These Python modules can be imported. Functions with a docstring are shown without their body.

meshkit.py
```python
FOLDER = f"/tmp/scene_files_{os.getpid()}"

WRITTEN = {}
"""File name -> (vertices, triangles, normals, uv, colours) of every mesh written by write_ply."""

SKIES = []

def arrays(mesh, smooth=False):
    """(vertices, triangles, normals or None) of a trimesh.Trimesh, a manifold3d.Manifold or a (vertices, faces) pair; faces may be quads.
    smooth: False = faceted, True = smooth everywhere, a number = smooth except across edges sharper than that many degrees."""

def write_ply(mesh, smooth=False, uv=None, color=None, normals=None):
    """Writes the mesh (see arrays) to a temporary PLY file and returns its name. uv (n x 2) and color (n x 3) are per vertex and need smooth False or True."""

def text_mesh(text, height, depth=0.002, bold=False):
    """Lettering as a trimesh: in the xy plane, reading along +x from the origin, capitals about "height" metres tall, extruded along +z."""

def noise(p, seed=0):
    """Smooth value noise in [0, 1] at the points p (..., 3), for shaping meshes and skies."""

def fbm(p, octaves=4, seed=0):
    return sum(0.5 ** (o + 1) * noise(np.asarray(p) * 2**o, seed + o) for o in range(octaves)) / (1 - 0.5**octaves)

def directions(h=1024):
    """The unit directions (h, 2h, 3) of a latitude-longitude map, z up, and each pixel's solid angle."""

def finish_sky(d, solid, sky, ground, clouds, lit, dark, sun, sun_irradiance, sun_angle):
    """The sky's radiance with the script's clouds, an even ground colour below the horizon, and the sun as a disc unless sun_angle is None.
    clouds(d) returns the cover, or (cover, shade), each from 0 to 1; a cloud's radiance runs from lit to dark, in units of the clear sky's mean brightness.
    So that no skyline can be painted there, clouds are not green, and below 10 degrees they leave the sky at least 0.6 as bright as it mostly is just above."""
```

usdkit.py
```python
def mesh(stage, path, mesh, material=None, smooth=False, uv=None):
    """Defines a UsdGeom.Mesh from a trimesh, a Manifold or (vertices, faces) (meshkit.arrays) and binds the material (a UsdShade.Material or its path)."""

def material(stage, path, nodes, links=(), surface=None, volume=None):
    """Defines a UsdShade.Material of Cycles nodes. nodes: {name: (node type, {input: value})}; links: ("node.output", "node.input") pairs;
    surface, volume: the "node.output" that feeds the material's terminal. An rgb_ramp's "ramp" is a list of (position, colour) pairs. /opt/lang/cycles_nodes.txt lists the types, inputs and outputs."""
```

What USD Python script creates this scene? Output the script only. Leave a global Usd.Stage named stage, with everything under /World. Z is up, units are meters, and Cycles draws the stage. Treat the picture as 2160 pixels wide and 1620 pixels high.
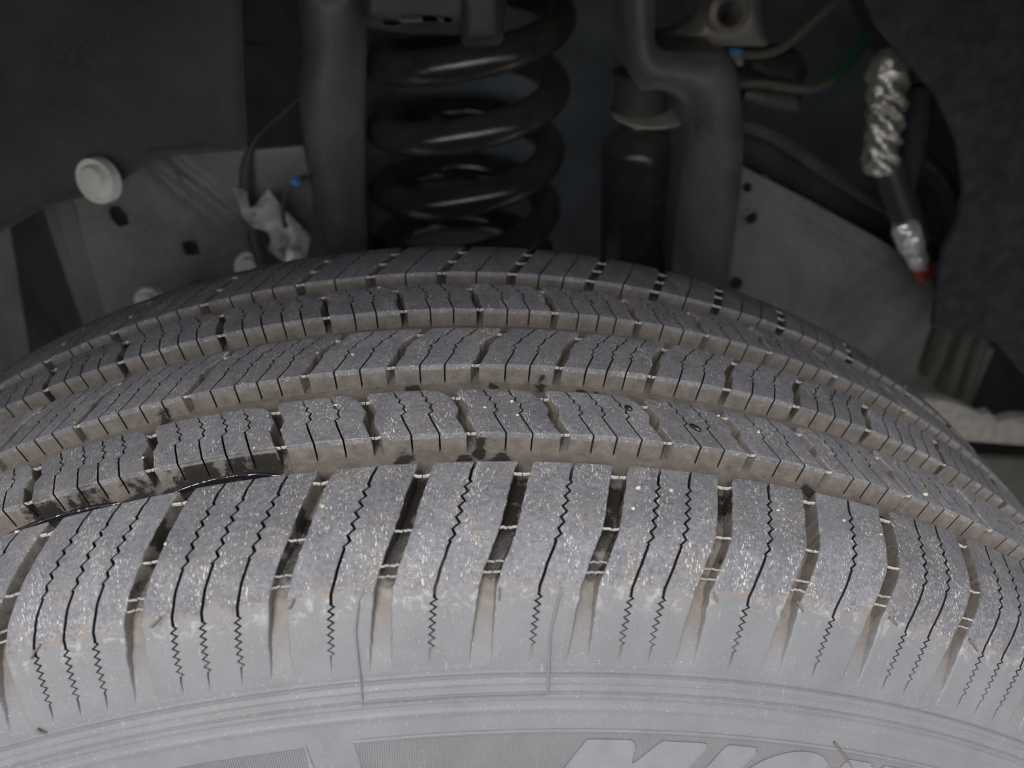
import math, random
import numpy as np, trimesh, usdkit
from meshkit import fbm, noise
from pxr import Usd, UsdGeom, UsdLux, UsdShade, Gf, Sdf, Vt
from scipy.interpolate import PchipInterpolator
from scipy.ndimage import gaussian_filter1d
from scipy.spatial import Delaunay
from shapely import Polygon, contains_xy

stage = Usd.Stage.CreateInMemory()
UsdGeom.SetStageUpAxis(stage, UsdGeom.Tokens.z)
UsdGeom.SetStageMetersPerUnit(stage, 1.0)
UsdGeom.Xform.Define(stage, '/World')
rng = np.random.default_rng(7)
R = 0.390                       # tyre radius; the axle runs along y at height R, the street is at -y

# ------------------------------------------------------------------ camera
CAM = np.array([0.0438835, -0.2431607, 0.5439818 + R])
PITCH, YAW, ROLL, FPX = 0.6262311, 0.0347339, -0.0667910, 1702.68
f_ = np.array([math.sin(YAW) * math.cos(PITCH), math.cos(YAW) * math.cos(PITCH), -math.sin(PITCH)])
x_ = np.array([math.cos(YAW), -math.sin(YAW), 0.0]); u_ = np.cross(x_, f_)
c_, s_ = math.cos(ROLL), math.sin(ROLL)
RIGHT, UP = c_ * x_ + s_ * u_, -s_ * x_ + c_ * u_
cam = UsdGeom.Camera.Define(stage, '/World/camera')
cam.AddTransformOp().Set(Gf.Matrix4d(*RIGHT, 0, *UP, 0, *(-f_), 0, *CAM, 1))
APER = 7.2
cam.CreateHorizontalApertureAttr(APER); cam.CreateVerticalApertureAttr(APER * 0.75)
cam.CreateFocalLengthAttr(APER * FPX / 2160)
cam.CreateClippingRangeAttr(Gf.Vec2f(0.01, 200))
cam.CreateFStopAttr(2.0); cam.CreateFocusDistanceAttr(0.262)
EXPOSURE = 0.72
cam.CreateExposureAttr(EXPOSURE)

# ------------------------------------------------------------------ sky and sun (bright overcast)
SUN_DIR = np.array([-0.18, -0.66, 0.73]); SUN_DIR /= np.linalg.norm(SUN_DIR)
sky_mat = usdkit.material(stage, '/World/Looks/sky', {
    'sky': ('sky_texture', {'sky_type': 'single_scattering', 'sun_disc': False, 'sun_elevation': float(math.asin(SUN_DIR[2])),
                            'sun_rotation': float(math.atan2(SUN_DIR[0], SUN_DIR[1])), 'air_density': 1.0, 'aerosol_density': 2.0}),
    'grey': ('hsv', {'saturation': 0.36, 'value': 1.0}),
    'bg': ('background_shader', {'strength': 0.13})},
    [('sky.color', 'grey.color'), ('grey.color', 'bg.color')], surface='bg.background')
dome = UsdLux.DomeLight.Define(stage, '/World/sky')
UsdShade.MaterialBindingAPI.Apply(dome.GetPrim()).Bind(sky_mat)
dome.GetPrim().SetCustomDataByKey('kind', 'structure')
dome.GetPrim().SetCustomDataByKey('label', 'pale overcast sky over the street')
sun = UsdLux.DistantLight.Define(stage, '/World/sun')
sun.CreateIntensityAttr(0.4); sun.CreateAngleAttr(30.0); sun.CreateNormalizeAttr(True) if hasattr(sun, 'CreateNormalizeAttr') else None
sun.CreateColorAttr(Gf.Vec3f(1.0, 0.97, 0.93))
zz = SUN_DIR; xx = np.cross([0, 0, 1.0], zz); xx /= np.linalg.norm(xx); yy = np.cross(zz, xx)
sun.AddTransformOp().Set(Gf.Matrix4d(*xx, 0, *yy, 0, *zz, 0, 0, 0, 5, 1))

# ------------------------------------------------------------------ helpers
COUNT = {}
def numbered(path):
    n = COUNT.get(path, -1) + 1; COUNT[path] = n
    return path if n == 0 else f'{path}_{n:03d}'
def tag(prim, label=None, cat=None, group=None, kind=None):
    prim = prim.GetPrim() if hasattr(prim, 'GetPrim') else prim
    for k, t in (('label', label), ('category', cat), ('group', group), ('kind', kind)):
        if t: prim.SetCustomDataByKey(k, t)
    return prim
def thing(name, label, cat, group=None, loc=(0, 0, 0)):
    x = UsdGeom.Xform.Define(stage, numbered('/World/' + name)); x.AddTranslateOp().Set(Gf.Vec3d(*map(float, loc)))
    x.GetPrim().SetCustomDataByKey('loc', Gf.Vec3d(*map(float, loc)))
    return tag(x, label, cat, group)
def obj(name, mesh, mat, parent=None, smooth=35, attrs=None, label=None, kind=None):
    """One Mesh prim. Vertices are given in world coordinates; a parent's translation is taken off."""
    base = parent.GetPath().pathString if parent is not None else '/World'
    if isinstance(mesh, trimesh.Trimesh): v, f = np.array(mesh.vertices), np.array(mesh.faces)
    else: v, f = np.asarray(mesh[0], float), np.asarray(mesh[1], int)
    p = parent
    while p is not None and p.GetPath().pathString not in ('/', '/World'):
        l = p.GetCustomDataByKey('loc')
        if l is not None: v = v - np.array(l)
        p = p.GetParent()
    m = usdkit.mesh(stage, numbered(base + '/' + name), (v, f), mat, smooth=smooth)
    for k, a in (attrs or {}).items():
        a = np.asarray(a, np.float32)
        t = Sdf.ValueTypeNames.FloatArray if a.ndim == 1 else Sdf.ValueTypeNames.Float3Array
        pv = UsdGeom.PrimvarsAPI(m).CreatePrimvar(k, t, 'vertex')
        pv.Set(Vt.FloatArray.FromNumpy(a) if a.ndim == 1 else Vt.Vec3fArray.FromNumpy(a))
    return tag(m, label=label, kind=kind)
def at(px, py, Y):
    """World point on the plane y = Y that a survey ray of the photograph meets."""
    d = (px - 1080) / FPX * RIGHT - (py - 810) / FPX * UP + f_
    return CAM + (Y - CAM[1]) / d[1] * d
def grid_faces(ni, nj, wrap=False):
    i, j = np.meshgrid(np.arange(ni - 1), np.arange(nj if wrap else nj - 1), indexing='ij')
    a, b = i * nj + j, i * nj + (j + 1) % nj
    c, d = (i + 1) * nj + (j + 1) % nj, (i + 1) * nj + j
    q = np.stack([a, b, c, d], -1).reshape(-1, 4)
    return np.vstack([q[:, [0, 1, 2]], q[:, [0, 2, 3]]])
def spline(pts, n):
    pts = np.asarray(pts, float); d = np.r_[0, np.cumsum(np.linalg.norm(np.diff(pts, axis=0), axis=1))]
    t = np.linspace(0, d[-1], n)
    from scipy.interpolate import CubicSpline
    return CubicSpline(d, pts)(t) if len(pts) > 2 else np.stack([np.interp(t, d, pts[:, k]) for k in range(pts.shape[1])], 1)
def tube(pts, rad, n=12, caps=True):
    pts = np.asarray(pts, float); m = len(pts); rad = np.broadcast_to(rad, (m,)) if np.ndim(rad) < 2 else rad
    tg = np.gradient(pts, axis=0); tg /= np.linalg.norm(tg, axis=1, keepdims=True)
    up = np.array([0, 0, 1.0]) if abs(tg[0, 2]) < 0.9 else np.array([1.0, 0, 0])
    ns = []; nrm = np.cross(tg[0], up); nrm /= np.linalg.norm(nrm)
    for k in range(m):
        nrm = nrm - tg[k] * nrm.dot(tg[k]); nrm /= np.linalg.norm(nrm); ns.append(nrm)
    ns = np.array(ns); bs = np.cross(tg, ns); a = np.linspace(0, 2 * np.pi, n, endpoint=False)
    rr = rad[:, None] if np.ndim(rad) == 1 else rad
    v = pts[:, None] + (ns[:, None] * np.cos(a)[None, :, None] + bs[:, None] * np.sin(a)[None, :, None]) * rr[..., None]
    v = v.reshape(-1, 3); f = grid_faces(m, n, wrap=True)
    if caps:
        k = len(v); v = np.vstack([v, pts[0], pts[-1]])
        j = np.arange(n); f = np.vstack([f, np.c_[np.full(n, k), (j + 1) % n, j], np.c_[np.full(n, k + 1), (m - 1) * n + j, (m - 1) * n + (j + 1) % n]])
    return trimesh.Trimesh(v, f, process=False)
def lathe(profile, origin, axis, n=40):
    """profile: (radius, height along axis) pairs."""
    axis = np.asarray(axis, float); axis /= np.linalg.norm(axis)
    e1 = np.cross(axis, [0.3, 0.9, 0.1]); e1 /= np.linalg.norm(e1); e2 = np.cross(axis, e1)
    a = np.linspace(0, 2 * np.pi, n, endpoint=False); pr = np.asarray(profile, float)
    ring = np.cos(a)[:, None] * e1 + np.sin(a)[:, None] * e2
    v = np.asarray(origin) + pr[:, 0][:, None, None] * ring[None] + pr[:, 1][:, None, None] * axis
    return trimesh.Trimesh(v.reshape(-1, 3), grid_faces(len(pr), n, wrap=True)[:, ::-1], process=False)
def poly_px(pts, Y):
    return Polygon([(p[0], p[2]) for p in (at(x, y, Y) for x, y in pts)])
def plate(pts, Y, thick, holes=(), bulge=0.0, width=0.012, step=0.004, px=True, wav=None):
    """A sheet standing across the view at depth Y (front) to Y + thick, with through holes and a rounded front edge."""
    pg = poly_px(pts, Y) if px else Polygon(pts)
    for h in holes: pg = pg.difference(poly_px(h, Y) if px else Polygon(h))
    body = trimesh.creation.extrude_polygon(pg, thick, engine='earcut')
    v = np.array(body.vertices); v = np.c_[v[:, 0], Y + v[:, 2], v[:, 1]]
    body = trimesh.Trimesh(v, body.faces[:, ::-1], process=False)
    if bulge <= 0 and wav is None: return body
    rings = [pg.exterior] + list(pg.interiors); B = []
    for r in rings:
        m = max(12, int(r.length / step)); B += [r.interpolate(k / m, normalized=True).coords[0] for k in range(m)]
    x0, y0, x1, y1 = pg.bounds
    gx, gy = np.meshgrid(np.arange(x0, x1, step), np.arange(y0, y1, step * 0.9)); gx[::2] += step / 2
    gpts = np.c_[gx.ravel(), gy.ravel()]; inner = pg.buffer(-step * 0.5)
    gpts = gpts[contains_xy(inner, gpts[:, 0], gpts[:, 1])]
    P = np.vstack([B, gpts]); T = Delaunay(P).simplices
    c = P[T].mean(1); T = T[contains_xy(pg, c[:, 0], c[:, 1])]
    from scipy.spatial import cKDTree
    dist = cKDTree(np.array(B)).query(P)[0]; dist[:len(B)] = 0
    k = np.clip(dist / width, 0, 1); dep = bulge * np.sqrt(1 - (1 - k) ** 2) + 0.0005
    dep[:len(B)] = 0.0
    if wav is not None: dep = dep + wav(P) * np.clip(dist / step, 0, 1)
    w = np.c_[P[:, 0], Y - dep, P[:, 1]]
    a = w[T]; nn = np.cross(a[:, 1] - a[:, 0], a[:, 2] - a[:, 0]); T = np.where(nn[:, 1:2] > 0, T[:, ::-1], T)
    return trimesh.util.concatenate([body, trimesh.Trimesh(w, T, process=False)])
def cat(*m): return trimesh.util.concatenate([x for x in m])

# ------------------------------------------------------------------ materials
def simple(name, col, rough=0.6, metal=0.0, var=0.25, scale=40, bump=0.0, bscale=200, spec=0.5, dust=None, coat=0.0, spray=None):
    c = np.array(col)
    nodes = {'g': ('geometry', {}), 'n': ('noise_texture', {'scale': scale, 'detail': 5.0, 'roughness': 0.6}),
             'r': ('rgb_ramp', {'ramp': [(0.3, tuple(c * (1 - var))), (0.7, tuple(np.minimum(1, c * (1 + var))))]}),
             'p': ('principled_bsdf', {'roughness': rough, 'metallic': metal, 'specular_ior_level': spec, 'coat_weight': coat})}
    links = [('g.position', 'n.vector'), ('n.fac', 'r.fac'), ('r.color', 'p.base_color')]
    if dust is not None:           # dust that has settled on upward faces
        nodes.update({'sx': ('separate_xyz', {}), 'mr': ('map_range', {'from_min': 0.2, 'from_max': 0.9, 'to_min': 0.0, 'to_max': dust[1], 'clamp': True}),
                      'n2': ('noise_texture', {'scale': 90.0, 'detail': 4.0}), 'mu': ('math', {'math_type': 'multiply'}),
                      'mx': ('mix_color', {'b': dust[0]})})
        links = [l for l in links if l[1] != 'p.base_color'] + [('g.normal', 'sx.vector'), ('sx.z', 'mr.value'), ('g.position', 'n2.vector'),
                 ('mr.result', 'mu.value1'), ('n2.fac', 'mu.value2'), ('mu.value', 'mx.fac'), ('r.color', 'mx.a'), ('mx.result', 'p.base_color')]
    if spray is not None:          # dried road spray: fine specks and broad grimy clouds
        src = [l for l in links if l[1] == 'p.base_color'][0][0]; links = [l for l in links if l[1] != 'p.base_color']
        nodes.update({'sn': ('noise_texture', {'scale': 420.0, 'detail': 2.0}), 'sr': ('map_range', {'from_min': 0.60, 'from_max': 0.70, 'to_max': 0.8, 'clamp': True}), 'sm': ('mix_color', {'b': spray}),
                      'gn': ('noise_texture', {'scale': 11.0, 'detail': 6.0, 'roughness': 0.7, 'distortion': 0.6}), 'gr': ('rgb_ramp', {'ramp': [(0.3, (0.55, 0.54, 0.52)), (0.6, (1.08, 1.07, 1.06))]}),
                      'gm': ('mix_color', {'blend_type': 'multiply', 'fac': 1.0, 'use_clamp_result': False})})
        links += [('g.position', 'sn.vector'), ('sn.fac', 'sr.value'), ('sr.result', 'sm.fac'), (src, 'gm.a'), ('g.position', 'gn.vector'), ('gn.fac', 'gr.fac'), ('gr.color', 'gm.b'),
                  ('gm.result', 'sm.a'), ('sm.result', 'p.base_color')]
    if bump:
        nodes.update({'nb': ('noise_texture', {'scale': bscale, 'detail': 3.0}), 'b': ('bump', {'strength': bump, 'distance': 0.001})})
        links += [('g.position', 'nb.vector'), ('nb.fac', 'b.height'), ('b.normal', 'p.normal')]
    return usdkit.material(stage, '/World/Looks/' + name, nodes, links, surface='p.BSDF')

# wet, oily patches on the tread, some painting shade into the cross grooves: (u, s, radius) in mm on the tyre's skin
STAINS_AND_SHADE = [(-27, 54, 8), (-36, 54, 7), (-48, 53, 8), (-57, 56, 6), (-68, 58, 9), (-84, 57, 9), (-100, 55, 9), (-90, 55, 6), (16, 54, 3.5), (35, 55, 3.5), (40, 52, 3), (46, 55, 3.5),
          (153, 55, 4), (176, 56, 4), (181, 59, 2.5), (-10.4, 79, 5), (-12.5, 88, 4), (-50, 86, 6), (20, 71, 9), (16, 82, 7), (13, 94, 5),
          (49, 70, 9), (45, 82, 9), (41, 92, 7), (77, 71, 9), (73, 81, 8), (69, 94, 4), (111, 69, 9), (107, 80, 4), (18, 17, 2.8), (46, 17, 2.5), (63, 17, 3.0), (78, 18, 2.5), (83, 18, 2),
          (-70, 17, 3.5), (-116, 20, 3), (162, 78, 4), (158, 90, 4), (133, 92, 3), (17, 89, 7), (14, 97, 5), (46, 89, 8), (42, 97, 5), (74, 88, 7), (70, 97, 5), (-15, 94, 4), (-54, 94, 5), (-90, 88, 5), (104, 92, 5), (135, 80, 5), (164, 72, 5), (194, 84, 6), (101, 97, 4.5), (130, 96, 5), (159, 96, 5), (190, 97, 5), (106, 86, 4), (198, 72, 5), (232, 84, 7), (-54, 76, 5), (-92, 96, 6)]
def rubber(name):
    N, L = {}, []
    def nd(k, typ, **kw): N[k] = (typ, kw); return k
    def ln(*p): L.extend(p)
    nd('at', 'attribute', attribute='skin'); nd('ad', 'attribute', attribute='dirt'); nd('aw', 'attribute', attribute='side')
    # worn grey rubber
    nd('n1', 'noise_texture', scale=0.9, detail=6.0, roughness=0.65); ln(('at.vector', 'n1.vector'))
    nd('c1', 'rgb_ramp', ramp=[(0.3, (0.112, 0.114, 0.129)), (0.52, (0.150, 0.151, 0.168)), (0.75, (0.203, 0.201, 0.211))]); ln(('n1.fac', 'c1.fac'))
    nd('n1b', 'noise_texture', scale=6.5, detail=3.0, roughness=0.65); ln(('at.vector', 'n1b.vector'))
    nd('c1b', 'rgb_ramp', ramp=[(0.32, (0.68, 0.68, 0.69)), (0.5, (0.96, 0.96, 0.96)), (0.68, (1.26, 1.26, 1.26))]); ln(('n1b.fac', 'c1b.fac'))
    nd('m1', 'mix_color', blend_type='multiply', fac=1.0, use_clamp_result=False); ln(('c1.color', 'm1.a'), ('c1b.color', 'm1.b'))
    # scratches and grit, pale and gold
    nd('oi', 'object_info'); nd('or', 'map_range', from_min=0.0, from_max=1.0, to_min=0.84, to_max=1.14); ln(('oi.random', 'or.value'))
    nd('oc', 'combine_color'); ln(('or.result', 'oc.r'), ('or.result', 'oc.g'), ('or.result', 'oc.b'))
    nd('m2', 'mix_color', blend_type='multiply', fac=1.0, use_clamp_result=False); ln(('m1.result', 'm2.a'), ('oc.color', 'm2.b'))
    nd('tn', 'noise_texture', scale=0.7, detail=6.0, roughness=0.7, distortion=0.5); ln(('at.vector', 'tn.vector'))
    nd('tr', 'map_range', from_min=0.48, from_max=0.72, to_max=0.42, clamp=True); ln(('tn.fac', 'tr.value'))
    nd('m3', 'mix_color', b=(0.185, 0.155, 0.13)); ln(('tr.result', 'm3.fac'), ('m2.result', 'm3.a'))
    prev = 'm3.result'
    for i, (rot, sc, sx, lo, hi, col, msc) in enumerate([(0.5, 25.0, 0.28, 0.668, 0.71, (0.56, 0.55, 0.54), 1.3), (-0.7, 22.0, 0.30, 0.675, 0.72, (0.62, 0.58, 0.48), 1.7),
                                                     (0.15, 25.0, 0.8, 0.685, 0.73, (0.66, 0.52, 0.26), 1.1)]):
        nd(f'mp{i}', 'mapping', rotation=(0, 0, rot), scale=(1.0, sx, 1.0), location=(3.1 * i, 1.7 * i, 0)); ln(('at.vector', f'mp{i}.vector'))
        nd(f'fn{i}', 'noise_texture', scale=sc, detail=2.0, roughness=0.5); ln((f'mp{i}.vector', f'fn{i}.vector'))
        nd(f'fm{i}', 'noise_texture', scale=msc, detail=3.0, roughness=0.7); ln((f'mp{i}.vector', f'fm{i}.vector'))
        nd(f'fs{i}', 'math', math_type='multiply_add', value2=0.52, value3=-0.26); ln((f'fm{i}.fac', f'fs{i}.value1'))
        nd(f'fa{i}', 'math', math_type='add'); ln((f'fn{i}.fac', f'fa{i}.value1'), (f'fs{i}.value', f'fa{i}.value2'))
        nd(f'fr{i}', 'map_range', from_min=lo, from_max=hi, to_min=0.0, to_max=0.85, clamp=True); ln((f'fa{i}.value', f'fr{i}.value'))
        nd(f'fx{i}', 'mix_color', b=col); ln((f'fr{i}.result', f'fx{i}.fac'), (prev, f'fx{i}.a')); prev = f'fx{i}.result'
    tread = prev
    # clean moulded sidewall with a thin grey film
    nd('n3', 'noise_texture', scale=0.55, detail=5.0, roughness=0.6); ln(('at.vector', 'n3.vector'))
    nd('c3', 'rgb_ramp', ramp=[(0.3, (0.138, 0.138, 0.145)), (0.7, (0.166, 0.165, 0.173))]); ln(('n3.fac', 'c3.fac'))
    nd('n3s', 'noise_texture', scale=26.0, detail=1.5, roughness=0.5); ln(('at.vector', 'n3s.vector'))
    nd('r3s', 'map_range', from_min=0.70, from_max=0.74, to_min=0.0, to_max=0.8, clamp=True); ln(('n3s.fac', 'r3s.value'))
    nd('x3', 'mix_color', b=(0.6, 0.59, 0.57)); ln(('r3s.result', 'x3.fac'), ('c3.color', 'x3.a'))
    nd('mps', 'mapping', rotation=(0, 0, 0.9), scale=(1.0, 0.09, 1.0)); ln(('at.vector', 'mps.vector'))
    nd('n3t', 'noise_texture', scale=13.0, detail=1.0); ln(('mps.vector', 'n3t.vector'))
    nd('r3t', 'map_range', from_min=0.72, from_max=0.78, to_min=0.0, to_max=0.22, clamp=True); ln(('n3t.fac', 'r3t.value'))
    nd('x3t', 'mix_color', b=(0.5, 0.5, 0.51)); ln(('r3t.result', 'x3t.fac'), ('x3.result', 'x3t.a'))
    # ragged border between worn tread and clean wall
    nd('nb1', 'noise_texture', scale=2.4, detail=4.0, roughness=0.6); ln(('at.vector', 'nb1.vector'))
    nd('ba', 'math', math_type='multiply_add', value2=1.5, value3=-0.75); ln(('nb1.fac', 'ba.value1'))
    nd('bb', 'math', math_type='add'); ln(('aw.fac', 'bb.value1'), ('ba.value', 'bb.value2'))
    nd('bs', 'map_range', from_min=0.42, from_max=0.58, clamp=True); ln(('bb.value', 'bs.value'))
    nd('xs', 'mix_color'); ln(('bs.result', 'xs.fac'), (tread, 'xs.a'), ('x3t.result', 'xs.b'))
    # rusty dust line along that border
    nd('e1', 'map_range', from_min=0.24, from_max=0.42, clamp=True); nd('e2', 'map_range', from_min=0.80, from_max=0.5, clamp=True)
    ln(('bb.value', 'e1.value'), ('bb.value', 'e2.value'))
    nd('em', 'math', math_type='multiply'); ln(('e1.result', 'em.value1'), ('e2.result', 'em.value2'))
    nd('en', 'noise_texture', scale=3.2, detail=4.0, roughness=0.7); ln(('at.vector', 'en.vector'))
    nd('er', 'map_range', from_min=0.42, from_max=0.62, to_max=0.85, clamp=True); ln(('en.fac', 'er.value'))
    nd('ef', 'math', math_type='multiply'); ln(('em.value', 'ef.value1'), ('er.result', 'ef.value2'))
    nd('xe', 'mix_color', b=(0.190, 0.155, 0.130)); ln(('ef.value', 'xe.fac'), ('xs.result', 'xe.a'))
    # chalky scuffs just below the border
    nd('k0', 'map_range', from_min=0.98, from_max=0.80, clamp=True); ln(('aw.fac', 'k0.value'))
    nd('kn', 'noise_texture', scale=2.1, detail=6.0, roughness=0.7, distortion=0.8); ln(('at.vector', 'kn.vector'))
    nd('kr', 'map_range', from_min=0.52, from_max=0.62, to_max=0.5, clamp=True); ln(('kn.fac', 'kr.value'))
    nd('km', 'math', math_type='multiply'); ln(('k0.result', 'km.value1'), ('kr.result', 'km.value2'))
    nd('kb', 'math', math_type='multiply'); ln(('km.value', 'kb.value1'), ('bs.result', 'kb.value2'))
    nd('xk', 'mix_color', b=(0.36, 0.355, 0.36)); ln(('kb.value', 'xk.fac'), ('xe.result', 'xk.a'))
    # brown dust in the grooves and on the flanks of the blocks
    nd('nd1', 'noise_texture', scale=2.2, detail=7.0, roughness=0.72); ln(('at.vector', 'nd1.vector'))
    nd('cd', 'rgb_ramp', ramp=[(0.25, (0.068, 0.058, 0.048)), (0.42, (0.112, 0.096, 0.081)), (0.6, (0.160, 0.138, 0.118)), (0.78, (0.25, 0.215, 0.185))]); ln(('nd1.fac', 'cd.fac'))
    nd('da', 'math', math_type='multiply_add', value2=0.7, value3=-0.35); ln(('nd1.fac', 'da.value1'))
    nd('db', 'math', math_type='add'); ln(('ad.fac', 'db.value1'), ('da.value', 'db.value2'))
    nd('ds', 'map_range', from_min=0.25, from_max=0.62, to_max=0.92, clamp=True); ln(('db.value', 'ds.value'))
    nd('xd', 'mix_color'); ln(('ds.result', 'xd.fac'), ('xk.result', 'xd.a'), ('cd.color', 'xd.b'))
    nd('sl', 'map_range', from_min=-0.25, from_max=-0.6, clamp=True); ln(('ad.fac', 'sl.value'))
    nd('xl', 'mix_color', b=(0.022, 0.021, 0.021)); ln(('sl.result', 'xl.fac'), ('xd.result', 'xl.a'))  # near-black colour on the sipe walls, where the value is negative
    # wet black stains and painted groove shade, only where the dust is (grooves and flanks)
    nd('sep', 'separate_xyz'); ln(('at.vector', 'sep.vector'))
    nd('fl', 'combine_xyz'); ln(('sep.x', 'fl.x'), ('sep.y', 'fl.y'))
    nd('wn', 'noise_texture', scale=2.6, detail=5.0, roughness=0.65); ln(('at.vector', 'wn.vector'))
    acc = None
    for i, (u, s, r) in enumerate(STAINS_AND_SHADE):
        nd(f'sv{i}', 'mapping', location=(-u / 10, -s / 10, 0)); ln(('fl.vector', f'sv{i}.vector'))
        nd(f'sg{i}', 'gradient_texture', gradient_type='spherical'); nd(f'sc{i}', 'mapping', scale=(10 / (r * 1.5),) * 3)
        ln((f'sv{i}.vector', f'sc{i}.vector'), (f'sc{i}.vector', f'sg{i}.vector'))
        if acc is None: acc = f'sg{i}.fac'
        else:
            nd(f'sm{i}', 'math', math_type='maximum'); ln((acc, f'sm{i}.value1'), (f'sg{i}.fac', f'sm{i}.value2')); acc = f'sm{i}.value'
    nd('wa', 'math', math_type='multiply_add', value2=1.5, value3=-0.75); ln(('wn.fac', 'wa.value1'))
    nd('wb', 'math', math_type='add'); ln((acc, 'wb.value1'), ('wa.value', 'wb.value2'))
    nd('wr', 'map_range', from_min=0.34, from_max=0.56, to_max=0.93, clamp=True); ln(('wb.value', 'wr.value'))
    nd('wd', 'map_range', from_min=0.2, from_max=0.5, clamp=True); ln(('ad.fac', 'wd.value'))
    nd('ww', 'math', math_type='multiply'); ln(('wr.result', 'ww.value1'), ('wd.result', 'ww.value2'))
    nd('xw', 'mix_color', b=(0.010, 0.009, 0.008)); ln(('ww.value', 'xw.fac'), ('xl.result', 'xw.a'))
    # relief and gloss
    nd('bn', 'noise_texture', scale=14.0, detail=4.0, roughness=0.7); ln(('at.vector', 'bn.vector'))
    nd('bst', 'map_range', from_min=0.0, from_max=1.0, to_min=0.55, to_max=0.10); ln(('bs.result', 'bst.value'))
    nd('bu', 'bump', distance=0.0006); ln(('bn.fac', 'bu.height'), ('bst.result', 'bu.strength'))
    nd('rg', 'map_range', from_min=0.0, from_max=1.0, to_min=0.56, to_max=0.16, clamp=True); ln(('ww.value', 'rg.value'))
    nd('p', 'principled_bsdf', specular_ior_level=0.45); ln(('xw.result', 'p.base_color'), ('rg.result', 'p.roughness'), ('bu.normal', 'p.normal'))
    return usdkit.material(stage, '/World/Looks/' + name, N, L, surface='p.BSDF')
M_RUB = rubber('tyre_rubber')
M_LETTER = simple('moulded_rubber', (0.163, 0.162, 0.170), 0.55, var=0.1, scale=120, bump=0.1, bscale=1500)
M_RIBS = simple('ribbed_rubber', (0.165, 0.16, 0.167), 0.6, var=0.1, scale=120)
M_FLASH = simple('dusty_flash', (0.34, 0.325, 0.30), 0.7, var=0.2, scale=900)
M_HAIR = simple('rubber_hair', (0.12, 0.105, 0.10), 0.6, var=0.2, scale=300)
M_GRIT = simple('pale_grit', (0.50, 0.46, 0.37), 0.75, var=0.25, scale=700, bump=0.4, bscale=2500)
M_SHARD = simple('wet_shard', (0.012, 0.013, 0.014), 0.15, var=0.2, scale=400)
M_LINER = simple('black_liner', (0.060, 0.0615, 0.063), 0.7, var=0.25, scale=25, bump=0.3, bscale=300, spray=(0.075, 0.072, 0.066))
M_FELT = simple('dark_felt', (0.064, 0.064, 0.071), 0.95, var=0.3, scale=90, bump=0.6, bscale=900, spec=0.1)
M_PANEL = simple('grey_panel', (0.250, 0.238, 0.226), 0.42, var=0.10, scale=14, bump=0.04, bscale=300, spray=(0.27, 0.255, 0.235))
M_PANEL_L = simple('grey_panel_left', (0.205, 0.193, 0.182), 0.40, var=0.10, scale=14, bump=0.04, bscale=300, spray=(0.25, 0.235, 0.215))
M_BLACKMETAL = simple('black_paint', (0.045, 0.045, 0.048), 0.42, var=0.25, scale=30, bump=0.15, bscale=350, dust=((0.13, 0.11, 0.085), 0.5))
M_TOWER = simple('satin_black_steel', (0.120, 0.121, 0.132), 0.40, var=0.2, scale=22, bump=0.12, bscale=260, dust=((0.17, 0.15, 0.125), 0.6), spray=(0.16, 0.15, 0.13))
M_COIL = simple('coil_paint', (0.026, 0.024, 0.022), 0.2, var=0.3, scale=60, bump=0.10, bscale=420, dust=((0.09, 0.080, 0.064), 0.6), spray=(0.07, 0.062, 0.05), spec=0.9)
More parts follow.
